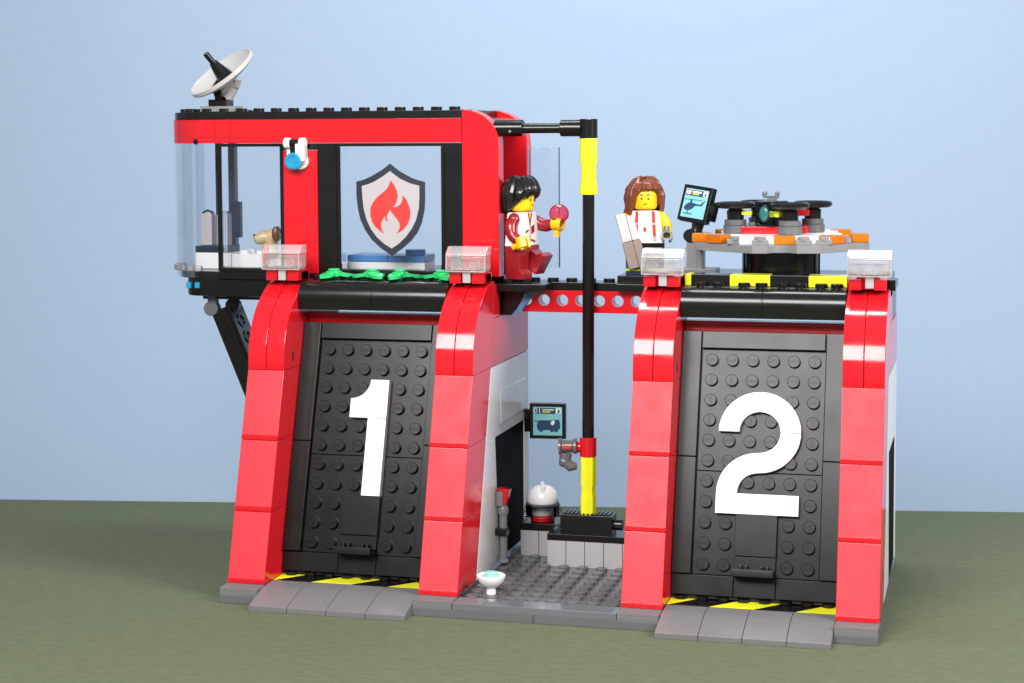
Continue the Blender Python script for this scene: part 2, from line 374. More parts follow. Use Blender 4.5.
# back step with pale grey panels
m = MB()
for k in range(6): m.box(14.51 + k, min(19.99, 15.49 + k), 8.0, 9.6, .56, 2.0, .03)
for k in range(2): m.box(12.55 + k, 13.53 + k, 10.0, 11.6, .56, 2.0, .03)
m.obj('step_panel', 'pale_grey', ST)
m = MB(); m.box(14.5, 20, 7.97, 10, 2.0, 2.36, .03); m.box(12.5, 14.9, 9.97, 12, 2.0, 2.4, .03); m.obj('step_top', 'black', ST)
# walkway between the bays
m = MB()
for b_ in ((11.7, 14.6, 7.4, 9.0), (11.9, 20, 9.0, 10.6), (18.1, 20, 8.4, 9.0)): m.box(b_[0], b_[1], b_[2], b_[3], 15.6, 16.0, .03)
for i in range(8): m.stud(12.5 + i, 9.6, 16.0)
for x in (12.4, 13.35): m.stud(x, 8.3, 16.0)
m.box(18.0, 20.3, 9.2, 11.2, 16.0, 16.4, .03)
WK = m.obj('walkway', 'black', ST)
# beam with round holes under the walkway
b = bmesh.new(); m = MB(); y0, y1, z0, z1 = 9.05, 9.9, 14.35, 15.56
zc = (z0 + z1) / 2 + .05
def holed(m, x0, x1, hs, r):
    edges = [x0] + [(hs[i] + hs[i + 1]) / 2 for i in range(len(hs) - 1)] + [x1]
    for i, h in enumerate(hs):
        a, c = edges[i], edges[i + 1]; n = 24; ring = []; outer = []
        for k in range(n):
            t = 2 * PI * k / n; dx, dz = math.cos(t), math.sin(t); ring.append((h + r * dx, zc + r * dz))
            sc = min([(c - h) / dx if dx > 1e-6 else (h - a) / -dx if dx < -1e-6 else 9, (z1 - zc) / dz if dz > 1e-6 else (zc - z0) / -dz if dz < -1e-6 else 9]); outer.append((h + sc * dx, zc + sc * dz))
        for (X, Z, k) in ((c, z1, 0), (a, z1, 1), (a, z0, 2), (c, z0, 3)):   # snap nearest outer point to each corner
            j = min(range(n), key=lambda q: (outer[q][0] - X) ** 2 + (outer[q][1] - Z) ** 2); outer[j] = (X, Z)
        vs_ = [(p[0], y, p[1]) for y in (y0, y1) for p in ring] + [(p[0], y, p[1]) for y in (y0, y1) for p in outer]; fs = []
        for k in range(n):
            k2 = (k + 1) % n; fs += [(k, k2, 2 * n + k2, 2 * n + k), (n + k2, n + k, 3 * n + k, 3 * n + k2), (k2, k, n + k, n + k2), (2 * n + k, 2 * n + k2, 3 * n + k2, 3 * n + k)]
        m.raw(vs_, fs)
holed(m, 12.2, 20, [13.15 + k * .98 for k in range(7)], .31); b.free()
m.obj('holed_beam', 'red', WK, smooth=25)
m = MB(); m.prism([(12.02, 15.56), (13.35, 15.56), (12.5, 14.2), (12.02, 14.2)], 'X' if 0 else 'Y', 8.5, 9.04, .02); m.obj('walkway_bracket', 'black', WK)
m = MB(); m.prism([(13.4, 15.56), (14.2, 15.56), (13.5, 15.1), (12.9, 14.3), (12.55, 14.2)], 'Y', 8.55, 9.0, .02); m.obj('blue_sheen', 'blue_sheen', WK)  # added slab; the backdrop's bluish reflection is put into its colour
m = MB(); m.box(12.3, 20, 9.2, 10.5, 15.45, 15.59, .02); m.obj('under_plate', 'dark_grey', WK)
# roof of the second bay
m = MB(); m.box(20.02, 31.98, 7.42, 15, 15.6, 16.0, .03); m.box(20.1, 31.8, 7.6, 14.9, 16.0, 16.4, .03)
m.box(31.6, 32.25, 6.6, 7.3, 16.05, 16.6, .03)
m.obj('flat_roof', 'black', ST)
xs = [22.02, 22.35, 24.25, 26.25, 28.1, 29.98]
for i in range(5):
    m = MB(); m.box(xs[i] + .01, xs[i + 1] - .01, 6.2, 7.4, 16.2, 16.78, .03); m.obj('edge_tile', 'black' if i % 2 else 'yellow', ST)
m = MB()
for x in (22.9, 23.75, 25.0, 25.85, 26.9, 27.75, 28.75, 29.5): m.cyl((x, 5.97, 16.12), .3, .3, bv=.04, n=18)
m.box(22.2, 29.9, 5.75, 6.18, 16.05, 16.2, .02)
m.obj('edge_strip', 'black', ST)

# ---------------------------------------------------------------- control room
def rounded(x0, x1, y0, y1, r, n=10): return [(x0 + r - r * math.cos(t), y0 + r - r * math.sin(t)) for t in [PI / 2 * i / n for i in range(n + 1)]] + [(x1, y0), (x1, y1), (x0, y1)]
def corner_strip(ro, ri, x1, y1, cx, cy):      # curved wall of the rounded corner
    return [(cx - ro * math.cos(t), cy - ro * math.sin(t)) for t in [PI / 2 * i / 12 for i in range(13)]] + [(x1, cy - ro), (x1, cy - ri)] + [(cx - ri * math.cos(t), cy - ri * math.sin(t)) for t in [PI / 2 * i / 12 for i in range(12, -1, -1)]] + [(cx - ri, y1), (cx - ro, y1)]
XL = -7.2
m = MB(); m.prism(rounded(XL + .26, 12, 8.26, 15, 2.25), 'Z', 15.95, 16.36, .03); m.box(-3.8, 12, 8.0, 8.3, 15.95, 16.36, .02); m.prism(rounded(-6.1, 10, 8.15, 14.8, 1.2), 'Z', 14.95, 15.94, .08)
m.box(-5.2, -1.2, 9, 14, 14.7, 14.95, .05)
CF = m.obj('control_room_floor', 'black', ST)
for x in (-5.6, -5.1): m = MB(); m.box(x - .14, x + .14, 8.05, 8.3, 15.4, 15.74, .03); m.obj('blue_stud', 'blue_lens', CF)
m = MB(); m.prism(corner_strip(2.5, 2.28, -3.82, 14.8, XL + 2.5, 10.5), 'Z', 15.97, 23.6, .02); m.obj('curved_pane', 'clear_curve', ST)
m = MB(); 
for k in range(7):
    t = PI / 2 * (k + .3) / 7; m.cyl((XL + 2.5 - 2.35 * math.cos(t), 10.5 - 2.35 * math.sin(t), 16.36), .26, .3, n=14)
m.obj('clear_stud', 'clear_lens', ST)
m = MB(); m.prism(corner_strip(2.5, 1.6, -3.9, 15, XL + 2.5, 10.5), 'Z', 23.62, 24.95, .02)
m.box(-3.89, -2.98, 8.0, 9, 23.62, 24.95, .015); m.box(-2.97, 10.0, 8.0, 9, 23.62, 24.95, .015); m.box(-4.7, 10, 14.0, 15, 23.62, 24.95, .02)
RB = m.obj('roof_band', 'red', ST)
m = MB(); m.cyl((-5.0, 8.08, 23.72), .16, .1, (-.3, -1, 0), .02); m.obj('slot', 'black', RB)
m = MB(); m.prism(rounded(XL + .1, 10.3, 8.05, 15, 2.4), 'Z', 24.96, 25.38, .02)
for i in range(17):
    for j in range(7):
        x, y = -6.5 + i, 8.5 + j
        if (i == 0 and j == 0) or (j and i > 2): continue
        m.stud(x + (.25 if i == 0 and j == 1 else 0), y, 25.38)
m.obj('roof', 'black', ST)
# red end columns with a rounded shoulder
sh = [(10.02, 14.2)] + [(10.02, 25.4), (10.45, 25.4)] + arc(10.15, 23.55, 1.85, 86, 2, 14) + [(12.0, 23.4), (12.0, 14.2)]
m = MB(); m.prism(sh, 'Y', 8.0, 8.95, .025); m.obj('end_column', 'red', ST)
m = MB(); m.prism([(p[0], max(p[1], 16.0)) for p in sh], 'Y', 13.9, 14.85, .025); m.obj('end_column', 'red', ST)
m = MB(); rin = [(10.1, 25.2)] + arc(10.15, 23.5, 1.55, 88, 30, 12) + arc(10.15, 23.5, 1.3, 30, 88, 12)
m.prism(rin, 'Y', 8.97, 13.88, .02)
for k in range(5):
    t = math.radians(84 - k * 12); m.cyl((10.15 + 1.55 * math.cos(t), 9.5, 23.5 + 1.55 * math.sin(t)), .28, .2, (math.cos(t), 0, math.sin(t)), n=14)
m.obj('roof_shoulder', 'black', ST)
# walls of the front: red panel, black posts
m = MB(); m.box(.06, 2.0, 7.98, 8.9, 16.36, 23.22, .03); m.obj('wall_panel', 'red', ST)
m = MB(); m.box(.05, 2.01, 8.03, 8.9, 23.24, 23.6, .02); m.obj('panel_head', 'black', ST)
for xa, xb in ((2.02, 3.04), (9.05, 10.0)): m = MB(); m.box(xa, xb, 8.02, 8.9, 16.37, 23.6, .02); m.obj('wall_post', 'black', ST)
def window(xa, xb, y0, yb):
    fr = MB(); t = .17
    fr.box(xa, xb, y0, yb, 23.43, 23.6, .02); fr.box(xa, xb, y0, yb, 16.37, 16.6, .02); fr.box(xa, xa + t, y0, y0 + .2, 16.6, 23.43, .02); fr.box(xb - t, xb, y0, y0 + .2, 16.6, 23.43, .02)
    w_ = fr.obj('window', 'black', ST)
    g = MB(); g.box(xa + t, xb - t, y0 + .06, y0 + .16, 16.6, 23.43, .01); g.box(xa + t, xa + t + .06, y0 + .1, yb - .05, 16.6, 23.43, .0); g.box(xb - t - .06, xb - t, y0 + .1, yb - .05, 16.6, 23.43, .0)
    g.obj('pane', 'clear_pane', w_); return w_
w1 = window(-3.8, .04, 8.02, 8.9); w2 = window(3.06, 9.03, 8.02, 8.9)
# back of the room: posts and open windows
for xa, xb in ((-6.75, -6.4), (-5.95, -5.55), (10.0, 10.6)): m = MB(); m.box(xa, xb, 14.4, 14.88, 16.37, 23.6, .02); m.obj('back_post', 'post_tint', ST)
m = MB(); m.box(-5.6, -4.95, 13.7, 14.1, 17.95, 20.1, .03); m.obj('wall_panel', 'navy', ST)['label'] = 'dark panel on the back post'
m = MB(); m.box(12.06, 13.76, 14.0, 14.08, 16.4, 23.3, .01); GD = m.obj('glass_door', 'clear_pane', ST)
m = MB(); m.box(13.765, 13.82, 13.97, 14.11, 16.4, 23.3, .01); m.obj('door_edge', 'smoke_edge', GD)
# shield emblem on the big pane
def U(pts, y=0): return [(4.17 + (350 + px / 6.56 - 356) * .0555, 22.45 - (158 + py / 6.56 - 164) * .05505) for px, py in pts]
sh_o = [(265, 35), (300, 64), (330, 88), (400, 127), (445, 144), (492, 155), (492, 250), (488, 335), (470, 420), (442, 485), (400, 540), (345, 590), (273, 642), (200, 592), (140, 537), (95, 470), (65, 400), (50, 330), (42, 250), (42, 155), (90, 142), (135, 122), (200, 85), (235, 60)]
sh_i = [(265, 85), (300, 113), (335, 138), (395, 165), (455, 181), (455, 250), (452, 325), (432, 405), (405, 460), (365, 515), (320, 560), (272, 593), (222, 562), (175, 520), (135, 465), (108, 405), (90, 335), (82, 260), (78, 183), (125, 170), (165, 152), (225, 115)]
fl = [(268, 145), (292, 175), (308, 210), (315, 245), (309, 282), (298, 303), (283, 321), (305, 319), (325, 309), (342, 285), (350, 244), (372, 275), (388, 312), (397, 350), (393, 395), (378, 430), (355, 462), (330, 482), (302, 493), (318, 475), (327, 450), (324, 425), (308, 398), (285, 370), (272, 352), (263, 338), (252, 358), (243, 375), (241, 392), (250, 415), (238, 410), (230, 395), (229, 375), (215, 402), (205, 425), (203, 445), (209, 470), (222, 493), (195, 476), (165, 450), (145, 418), (133, 372), (136, 325), (152, 290), (180, 255), (215, 227), (240, 205), (258, 178), (265, 160)]
m = MB(); m.prism(U(sh_o), 'Y', 7.97, 8.0, 0)
for k in range(3): pass
em = m.obj('shield_emblem', 'ink', w2)
ST_em = em
m = MB(); m.prism(U(sh_i), 'Y', 7.955, 7.968, 0); m.prism(U(fl), 'Y', 7.94, 7.953, 0)
m.I = [0] * len(m.I)
E_in = MB(); E_in.prism(U(sh_i), 'Y', 7.955, 7.968, 0); n_in = len(E_in.F); E_in.mi = 1; E_in.prism(U(fl), 'Y', 7.94, 7.953, 0)
E_in.obj('flame_print', ['print_grey', 'flame_red'], w2)
# slanting prop under the overhang
m = MB(); A = Vector((-4.3, 9, 14.1)); Bv = Vector((-1.6, 9, 7.4)); d = (Bv - A).normalized(); ang_ = math.degrees(math.atan2(d.x, -d.z))
PM = T(*A) @ R(-ang_, 'Y')
m.box(-.45, .45, 0, 1.3, -7.2, 0, .03, PM); m.box(.45, .62, 0.1, 1.9, -7.2, 0, .02, PM); m.box(-.2, .2, -.04, 0, -2.6, -.7, .02, PM)
for k in range(4): m.lathe([(.42, 0), (.42, .06), (.3, .06), (.3, 0)], (.62, 1.0, -1.0 - k), (1, 0, 0), 18, PM)
PR = m.obj('support_prop', 'black', ST)
m = MB(); m.cyl((-4.7, 8.9, 14.15), .42, .5, (0, 1, 0)); m.box(-4.9, -4.4, 8.95, 9.4, 14.2, 14.95, .03); m.obj('hinge_clip', 'dark_grey', PR)
m = MB(); m.cyl((-3.7, 9.5, 14.3), .4, .5, (0, 1, 0)); m.box(-3.9, -3.5, 9.55, 10.0, 14.2, 14.95, .03); m.obj('hinge_clip', 'black', PR)

# ------------------------------------------------------------------ clear lamps on the pillars
def clear_lamp(x, y, label):
    t = thing('floodlight', label, 'lamp', (x, y, 16.62), 'clear floodlights on the pillars')
    m = MB(T(x, y, 0)); m.prism([(-.5, 16.95), (-.52, 17.62), (.5, 17.62), (.5, 16.95), (.3, 16.78), (-.4, 16.78)], 'X', -1.04, 1.04, .06); ln = m.obj('lens', 'clear_lens', t)
    m = MB(T(x, y, 0)); m.prism([(-.54, 17.64), (-.5, 17.76), (-.05, 18.12), (.52, 18.12), (.52, 17.64)], 'X', -1.06, 1.06, .04)
    for xa, xb, za, zb in ((-1.04, 1.04, 16.78, 16.85), (-1.05, -.97, 16.8, 17.65), (.97, 1.05, 16.8, 17.65), (-.84, .84, 17.43, 17.46)): m.box(xa, xb, -.57, -.5, za, zb, .015)
    m.obj('lens_cap', 'clear_cap', t)
    m = MB(T(x, y, 0))
    for s_ in (-.48, .48): m.lathe([(.3, 0), (.3, .05), (.22, .05), (.22, 0)], (s_, -.49, 17.2), (0, -1, 0), 20)
    m.box(-.34, .34, -.6, -.5, 16.9, 16.98, .02); m.obj('reflector', 'clear_lens', ln)
    m = MB(T(x, y, 0)); m.box(-.2, .2, -.38, -.22, 16.2, 16.95, .03); m.box(-.2, .2, -.36, -.1, 16.72, 16.86, .02); m.obj('clip', 'pale_grey', t)
    return t
L1 = clear_lamp(1.05, 5.5, 'clear floodlight on the leftmost red pillar, beside the control room window with the puppy')
copy_thing(L1, (10.0, 0, .02), 'clear floodlight on the pillar right of door 1, below the red end column')
copy_thing(L1, (20.05, 0, .03), 'clear floodlight in front of the brown haired figure, left of door 2')
copy_thing(L1, (30.05, 0, .08), 'clear floodlight on the far right pillar under the landing pad edge')

# ------------------------------------------------------------------ green leaves on the lintel of door 1
def leaf(x, y, z, rot, label):
    t = thing('leaf_sprig', label, 'plant', (x, y, z), 'green leaf pieces over garage door 1')
    M = T(x, y, z) @ R(rot, 'Z')
    m = MB(M); m.cyl((0, 0, .2), .42, .3, n=16)
    for a, l in ((0, 1.15), (115, 1.05), (240, 1.15)):
        q = catmull([(.1, -.2), (.35, -.34), (.75, -.3), (l, 0), (.75, .3), (.35, .34), (.1, .2)], 3)
        Mm = R(a, 'Z'); n = len(q)
        top = [Mm @ Vector((p[0], p[1], .46 - .22 * max(0, p[0] - .3) ** 1.3 + .04 * math.cos(p[1] * 8))) for p in q]; bot = [v - Vector((0, 0, .16)) for v in top]
        m.raw(top + bot, [list(range(n)), list(range(2 * n - 1, n - 1, -1))] + [(i, n + i, n + (i + 1) % n, (i + 1) % n) for i in range(n)])
    m.obj('leaf', 'green', t); m = MB(M); m.cyl((0, 0, .5), .3, .14, n=16); m.cyl((0, 0, 0), .2, .22, n=12); m.obj('stud', 'green', t)
for x, rot, lab in ((3.35, 12, 'green leaf piece against the first pillar, leftmost above door 1'), (5.45, 75, 'green leaf piece over door 1 under the left edge of the blue bed'), (7.0, 20, 'green leaf piece over the middle of door 1, just right of the centre seam'), (9.25, 65, 'green leaf piece next to the clear floodlight, rightmost above door 1')):
    leaf(x, 6.7, 16.12, rot, lab)

# ------------------------------------------------------------------ satellite dish
t = thing('satellite_dish', 'white satellite dish with black feed horn tilted on the control room roof', 'satellite dish', (-3.9, 9, 25.4))
m = MB(); m.box(-4.9, -2.85, 8.4, 9.6, 25.4, 25.72, .03); m.obj('base_tile', 'light_grey', t)
m = MB(); m.box(-4.45, -3.4, 8.5, 9.5, 25.72, 26.1, .03); m.cyl((-3.95, 9, 26.1), .32, .35); m.tube([(-4.0, 8.95, 26.3), (-4.2, 8.95, 26.75), (-3.9, 8.95, 27.1)], .26); m.obj('mount', 'black', t)
m = MB(); m.tube([(-3.55, 8.85, 26.35), (-3.6, 8.8, 26.6), (-3.25, 8.8, 26.95), (-2.9, 8.8, 26.9), (-2.85, 8.8, 27.2)], [.28, .3, .3, .25, .22]); m.tube([(-3.5, 8.85, 26.2), (-3.2, 8.9, 26.75), (-3.3, 8.9, 27.2)], .34); m.obj('hinge_arm', 'print_grey', t)
ax = Vector((-.44, -.48, .76)).normalized(); dc = Vector((-3.72, 8.9, 27.5))
m = MB(); m.lathe([(.0, -.1), (.8, .0), (1.5, .2), (1.92, .46), (1.98, .56), (2.04, .54), (2.04, .34), (1.97, .26), (1.5, .08), (.8, -.14), (.0, -.24)], dc - ax * .3, ax, 40); m.obj('dish', 'off_white', t)
m = MB(); m.lathe([(.5, .0), (.5, .1), (.24, 1.15), (.24, 1.2), (.17, 1.2), (.17, 1.82), (.15, 1.86)], dc - ax * .3, ax, 20); m.obj('feed_horn', 'black', t)

# ------------------------------------------------------------------ wall lantern
t = thing('wall_lantern', 'white clip lantern with blue lens on the red panel', 'lamp', (.95, 7.6, 22.4))
m = MB(); m.cyl((.35, 7.55, 23.62), .3, .32, (1, 0, 0)); m.cyl((1.2, 7.55, 23.62), .3, .32, (1, 0, 0)); m.box(1.0, 1.5, 7.3, 7.8, 22.6, 23.6, .06); m.box(.4, 1.5, 7.6, 7.95, 22.45, 23.4, .08); m.cyl((1.1, 7.72, 22.6), .45, .25, (0, 1, 0)); m.obj('bracket', 'white', t)
m = MB(); m.cyl((.66, 7.55, 23.62), .22, .55, (1, 0, 0)); m.box(.68, 1.1, 7.4, 7.7, 22.95, 23.5, .04); m.obj('hinge_pin', 'black', t)
m = MB(); m.lathe([(.42, 0), (.47, .1), (.47, .3), (.40, .36), (.3, .36), (.27, .31), (.0, .31)], (.88, 7.6, 22.62), (0, -1, 0), 24); m.obj('blue_lens', 'blue_lens', t)

# ------------------------------------------------------------------ fire pole
t = thing('fire_pole', 'black fire pole with yellow grips running through the walkway to a black block', 'pole', (16.6, 8.5, 2.36))
pb, pt = Vector((16.58, 8.5, 3.5)), Vector((16.66, 8.5, 24.5))
def pp(z): return pb + (pt - pb) * ((z - pb.z) / (pt.z - pb.z))
m = MB(); m.tube([pp(3.5), pp(24.2)], .31, 16); m.obj('shaft', 'black', t)
m = MB(); m.lathe([(.43, 0), (.46, .05), (.46, .55), (.40, .62), (.40, 1.6), (.45, 1.7), (.45, 3.05), (.42, 3.1)], pp(20.8), (pt - pb).normalized(), 20); m.obj('upper_grip', 'yellow', t)
m = MB(); m.lathe([(.43, 0), (.43, 1.0), (.385, 1.1), (.385, 1.5), (.43, 1.65), (.43, 3.1), (.40, 3.15)], pp(3.45), (pt - pb).normalized(), 8); m.obj('lower_grip', 'yellow', t)
m = MB(); m.cyl(pp(6.6), .44, 1.05, (0, 0, 1)); m.cyl(pp(7.1) + Vector((-.62, -.05, 0)), .3, .3, (1, 0, 0)); m.obj('collar', 'red', t)
m = MB(); m.box(15.2, 17.95, 7.98, 9.2, 2.37, 3.45, .04); m.cyl((17.9, 8.6, 2.9), .3, .5, (1, 0, 0)); m.box(15.6, 17.7, 7.95, 8.0, 3.1, 3.2, 0)
for k in range(12): m.box(15.3 + k * .215, 15.42 + k * .215, 8.05, 9.1, 3.45, 3.54, .02)
m.obj('base_block', 'black', t)
m = MB(); m.tube([(12.9, 8.5, 24.36), (15.5, 8.5, 24.36)], .27, 14); m.tube([(11.6, 8.95, 24.38), (12.9, 8.5, 24.38)], .42, 14); m.cyl((11.7, 8.5, 24.38), .45, 1.5, (1, 0, 0))
m.cyl((15.2, 8.5, 24.36), .45, 1.1, (1, 0, 0)); m.cyl((16.65, 8.5, 23.8), .47, 1.05); m.obj('top_bar', 'black', t)
m = MB(); m.cyl((12.6, 8.05, 24.2), .07, .06, (0, -1, 0), .01); m.obj('pin', 'light_grey', t)
t = thing('hose_nozzle', 'grey hose nozzle clipped on the red collar of the fire pole', 'hose nozzle', (15.5, 8.3, 6.0))
m = MB(); m.lathe([(.46, 0), (.46, .12), (.34, .18), (.34, .7), (.42, .78), (.42, .92)], (15.12, 8.2, 7.12), (1, .1, .05), 20); m.tube([(15.5, 8.15, 6.8), (15.45, 8.1, 6.35), (15.75, 8.1, 6.08), (16.05, 8.1, 6.12)], [.32, .34, .3, .2], 12); m.cyl((15.5, 8.05, 6.3), .3, .25, (-.9, 0, .4)); m.obj('nozzle_body', 'dark_grey', t)
m = MB(); m.cyl((15.25, 8.18, 7.12), .27, .16, (-1, -.1, -.05), .01); m.obj('red_core', 'red', t)
m = MB(); m.box(15.36, 15.85, 7.83, 7.9, 7.08, 7.26, .01); m.obj('red_label', 'flame_red', t)

# ------------------------------------------------------------------ screens
def screen(t, M, w_, h_, num, kind):
    m = MB(M); m.box(-w_ / 2, w_ / 2, 0, .42, -h_ / 2, h_ / 2, .03); sc = m.obj('screen', 'black', t)
    iw, ih = w_ * .80, h_ * .80
    m = MB(M); m.box(-iw / 2, iw / 2, -.012, 0.02, -ih / 2, ih / 2, 0); m.obj('display', 'screen_blue', sc)
    n = MB(M @ T(0, -.014, 0)); P = lambda pts: [(x * iw / 2, y * ih / 2) for x, y in pts]
    def pr_(pts, d=.01): n.prism(P(pts), 'Y', -d, 0, 0)
    n.mi = 0; pr_([(-.92, .52), (.55, .52), (.55, .92), (-.92, .92)])
    if kind == 'truck':
        pr_([(-.82, .02), (-.6, -.02), (-.6, .06), (.1, .06), (.78, .12), (.86, -.1), (.88, -.5), (.7, -.62), (-.7, -.62), (-.74, -.3), (-.68, -.08), (-.9, -.02), (-.9, .1)])
        for cx in (-.45, .3, .58): n.prism([(cx * iw / 2 + .12 * w_ / 2 * math.cos(a * PI / 6), -.62 * ih / 2 + .12 * w_ / 2 * math.sin(a * PI / 6)) for a in range(12)], 'Y', -.011, 0, 0)
    else:
        pr_(catmull([(-.85, -.35), (-.7, -.12), (-.4, .05), (-.05, .02), (.1, -.05), (-.1, -.35), (-.4, -.5), (-.72, -.5)], 4, True)); pr_([(-.05, .0), (.5, -.02), (.8, .3), (.86, .28), (.66, -.08), (.5, -.12), (0, -.14)])
        pr_([(-.95, .22), (.6, .26), (.6, .3), (-.95, .26)]); pr_([(-.4, .05), (-.25, .05), (-.25, .26), (-.4, .26)]); pr_([(-.85, -.72), (-.05, -.70), (-.05, -.76), (-.85, -.78)]); pr_([(-.5, -.5), (-.44, -.5), (-.44, -.74), (-.5, -.74)])
    n.mi = 1; pr_([(-.88, .57), (-.5, .57), (-.5, .88), (-.88, .88)] if kind != 'truck' else [(.58, .54), (.92, .54), (.92, .9), (.58, .9)], .013)
    if kind != 'truck': pr_([(.56, .54), (.92, .54), (.92, .9), (.56, .9)], .013)
    else: pr_([(.2, -.12), (.34, .08), (.52, .0), (.44, -.22), (.3, -.3)], .013); pr_([(-.34, .76), (.45, .76), (.45, .84), (-.34, .84)], .013)
    if kind != 'truck': pr_([(-.42, .74), (.4, .74), (.4, .86), (-.42, .86)], .013)
    n.mi = 2; pr_([(-.36, .6), (.2, .6), (.2, .7), (-.36, .7)], .013)
    n.mi = 0; pr_(catmull([(.68, .6), (.76, .85), (.84, .7), (.78, .58)], 3, True), .016)
    n.mi = 1 if kind == 'truck' else 3
    put_text(n, num, .26 * h_ * .8, .004, T(-.68 * iw / 2, -.014, .72 * ih / 2) @ UP, 1.0)
    n.obj('screen_print', ['screen_navy', 'screen_white', 'screen_yellow', 'flame_red'], sc); return sc
t = thing('screen_stand', 'tilted screen numbered 03 with a helicopter on a grey stand beside the landing pad', 'screen', (22.0, 10, 16.4))
M = T(21.95, 9.8, 20.28) @ R(-26, 'Z') @ R(7, 'Y') @ R(-12, 'X')
sc = screen(t, M, 1.78, 1.95, '03', 'helicopter')
m = MB(M); m.box(-.5, .75, .42, 1.15, -.75, .3, .04); m.box(-.75, .75, .02, .42, -1.02, -.96, .02); m.obj('housing', 'black', t)
m = MB(); m.tube([(22.1, 10.2, 19.4), (22.0, 10.2, 18.9), (21.85, 10.1, 18.45)], [.36, .3, .36], 14); m.cyl((21.7, 9.8, 18.55), .36, .6, (0, 1, 0)); m.obj('tilt_joint', 'black', t)
m = MB(); m.box(21.5, 22.05, 9.9, 10.5, 16.75, 18.6, .05); m.box(22.05, 22.4, 9.7, 10.6, 16.75, 18.75, .12); m.box(21.3, 23.1, 9.5, 10.9, 16.42, 16.8, .04); m.obj('stand', 'light_grey', t)
t = thing('wall_screen', 'square black screen numbered 01 with a fire truck on the white wall', 'screen', (13.2, 13, 7.7))
screen(t, T(13.33, 13.0, 7.66) @ R(6, 'Z'), 2.0, 2.05, '01', 'truck')
m = MB(); m.box(12.0, 12.5, 13.0, 13.5, 7.0, 8.3, .03); m.obj('wall_bracket', 'black', t)

# ------------------------------------------------------------------ landing pad and drone
PC = Vector((26.35, 10, 0))
t = thing('landing_pad', 'octagonal grey landing pad with orange edge lights on a black drum', 'landing pad', (26.35, 10, 16.4))
m = MB(); m.cyl((26.35, 10, 16.41), 1.92, 1.5, n=40)
for k in range(16): a = 2 * PI * k / 16; m.tube([(26.35 + 1.93 * math.cos(a), 10 + 1.93 * math.sin(a), 16.45), (26.35 + 1.93 * math.cos(a), 10 + 1.93 * math.sin(a), 17.85)], .05, 6)
m.box(26.05, 26.65, 7.95, 8.15, 16.42, 16.7, .03)
m.obj('drum', 'black', t)
m = MB(T(26.35, 10, 0) @ R(9, 'Z')); oc = [(4.45 * math.cos(math.radians(22.5 + 45 * k)), 4.45 * math.sin(math.radians(22.5 + 45 * k))) for k in range(8)]
oc = [(-4.3, -1.5), (-1.6, -4.2), (-.9, -4.2), (-.55, -3.7), (.2, -3.7), (.55, -4.2), (1.6, -4.2), (4.3, -1.5), (4.3, 1.5), (1.6, 4.2), (-1.6, 4.2), (-4.3, 1.5)]
m.prism(oc, 'Z', 17.92, 18.34, .03); DK = m.obj('deck_plate', 'light_grey', t)
m = MB(T(26.35, 10, 0) @ R(9, 'Z'))
for k in range(4): m.box(-3.0 + (0 if k % 2 else .8), 3.0 - (0 if k % 2 else .8), -3.6 + 1.8 * k, -1.85 + 1.8 * k, 18.34, 18.74, .03)
m.obj('white_tile', 'white', DK)
for x, y in ((-2.4, -3.0), (-1.2, -3.8), (.9, -3.9), (1.9, -3.4), (2.9, -2.3), (3.9, 0), (-3.9, .6)):
    m = MB(T(26.35, 10, 0) @ R(9, 'Z')); m.box(x - .4, x + .4, y - .3, y + .3, 18.34, 18.6, .03); m.stud(x, y - .05, 18.55); m.obj('grey_plate', 'light_grey', DK)
for x, y, a in ((-4.0, -1.1, 0), (-3.2, -2.2, -45), (.0, -3.35, 0), (2.35, -2.9, 45), (3.85, -1.2, 90), (3.2, 2.6, 0), (-2.8, 2.7, 0)):
    m = MB(T(26.35, 10, 0) @ R(9, 'Z') @ T(x, y, 0) @ R(a, 'Z')); m.box(-.52, .52, -.4, .4, 18.35, 18.8, .05); m.cyl((-.25, 0, 18.36), .2, .36, n=12); m.cyl((.25, 0, 18.36), .2, .36, n=12); m.obj('orange_light', 'orange_lens', t)
t = thing('drone', 'drone with black disc rotors and a teal camera eye standing on the landing pad', 'drone', (25.95, 10.3, 18.76))
DCN = Vector((25.95, 10.3, 0)); rot = [(-1.85, -.9), (.98, -1.65), (1.88, .85), (-.95, 1.65)]
m = MB(T(*DCN)); 
for x, y in rot: m.cyl((x, y, 18.75), .62, .42); m.cyl((x, y, 19.17), .56, .3)
m.box(-1.2, 1.2, -.75, .75, 18.95, 19.3, .03); m.obj('grey_body', 'dark_grey', t)
m = MB(T(*DCN)); m.box(-1.5, .35, -1.45, -.2, 18.75, 19.12, .03); m.box(1.15, 1.75, -.7, .9, 18.75, 19.12, .03); m.box(1.1, 1.8, -.5, .9, 19.66, 19.98, .03); m.obj('red_plate', 'red', t)
m = MB(T(*DCN)); m.box(-.1, .45, -1.5, .3, 19.62, 19.95, .04); m.box(.95, 1.12, -.9, .5, 19.62, 19.98, .03); m.box(-1.6, -1.0, -1.15, -.6, 19.72, 19.94, .04); m.obj('yellow_plate', 'yellow', t)
for k, (x, y) in enumerate(rot):
    m = MB(T(*DCN) @ T(x, y, 0)); m.lathe([(.42, 19.45), (.44, 19.95), (.35, 20.0), (.35, 20.06), (.8, 20.06), (.92, 20.1), (1.0, 20.2), (1.0, 20.3), (.92, 20.4), (.8, 20.4), (.72, 20.28), (.0, 20.24)], n=32); m.obj('rotor', 'black', t)
M = T(*DCN) @ T(-.35, -1.45, 19.75) @ R(-24, 'Z')
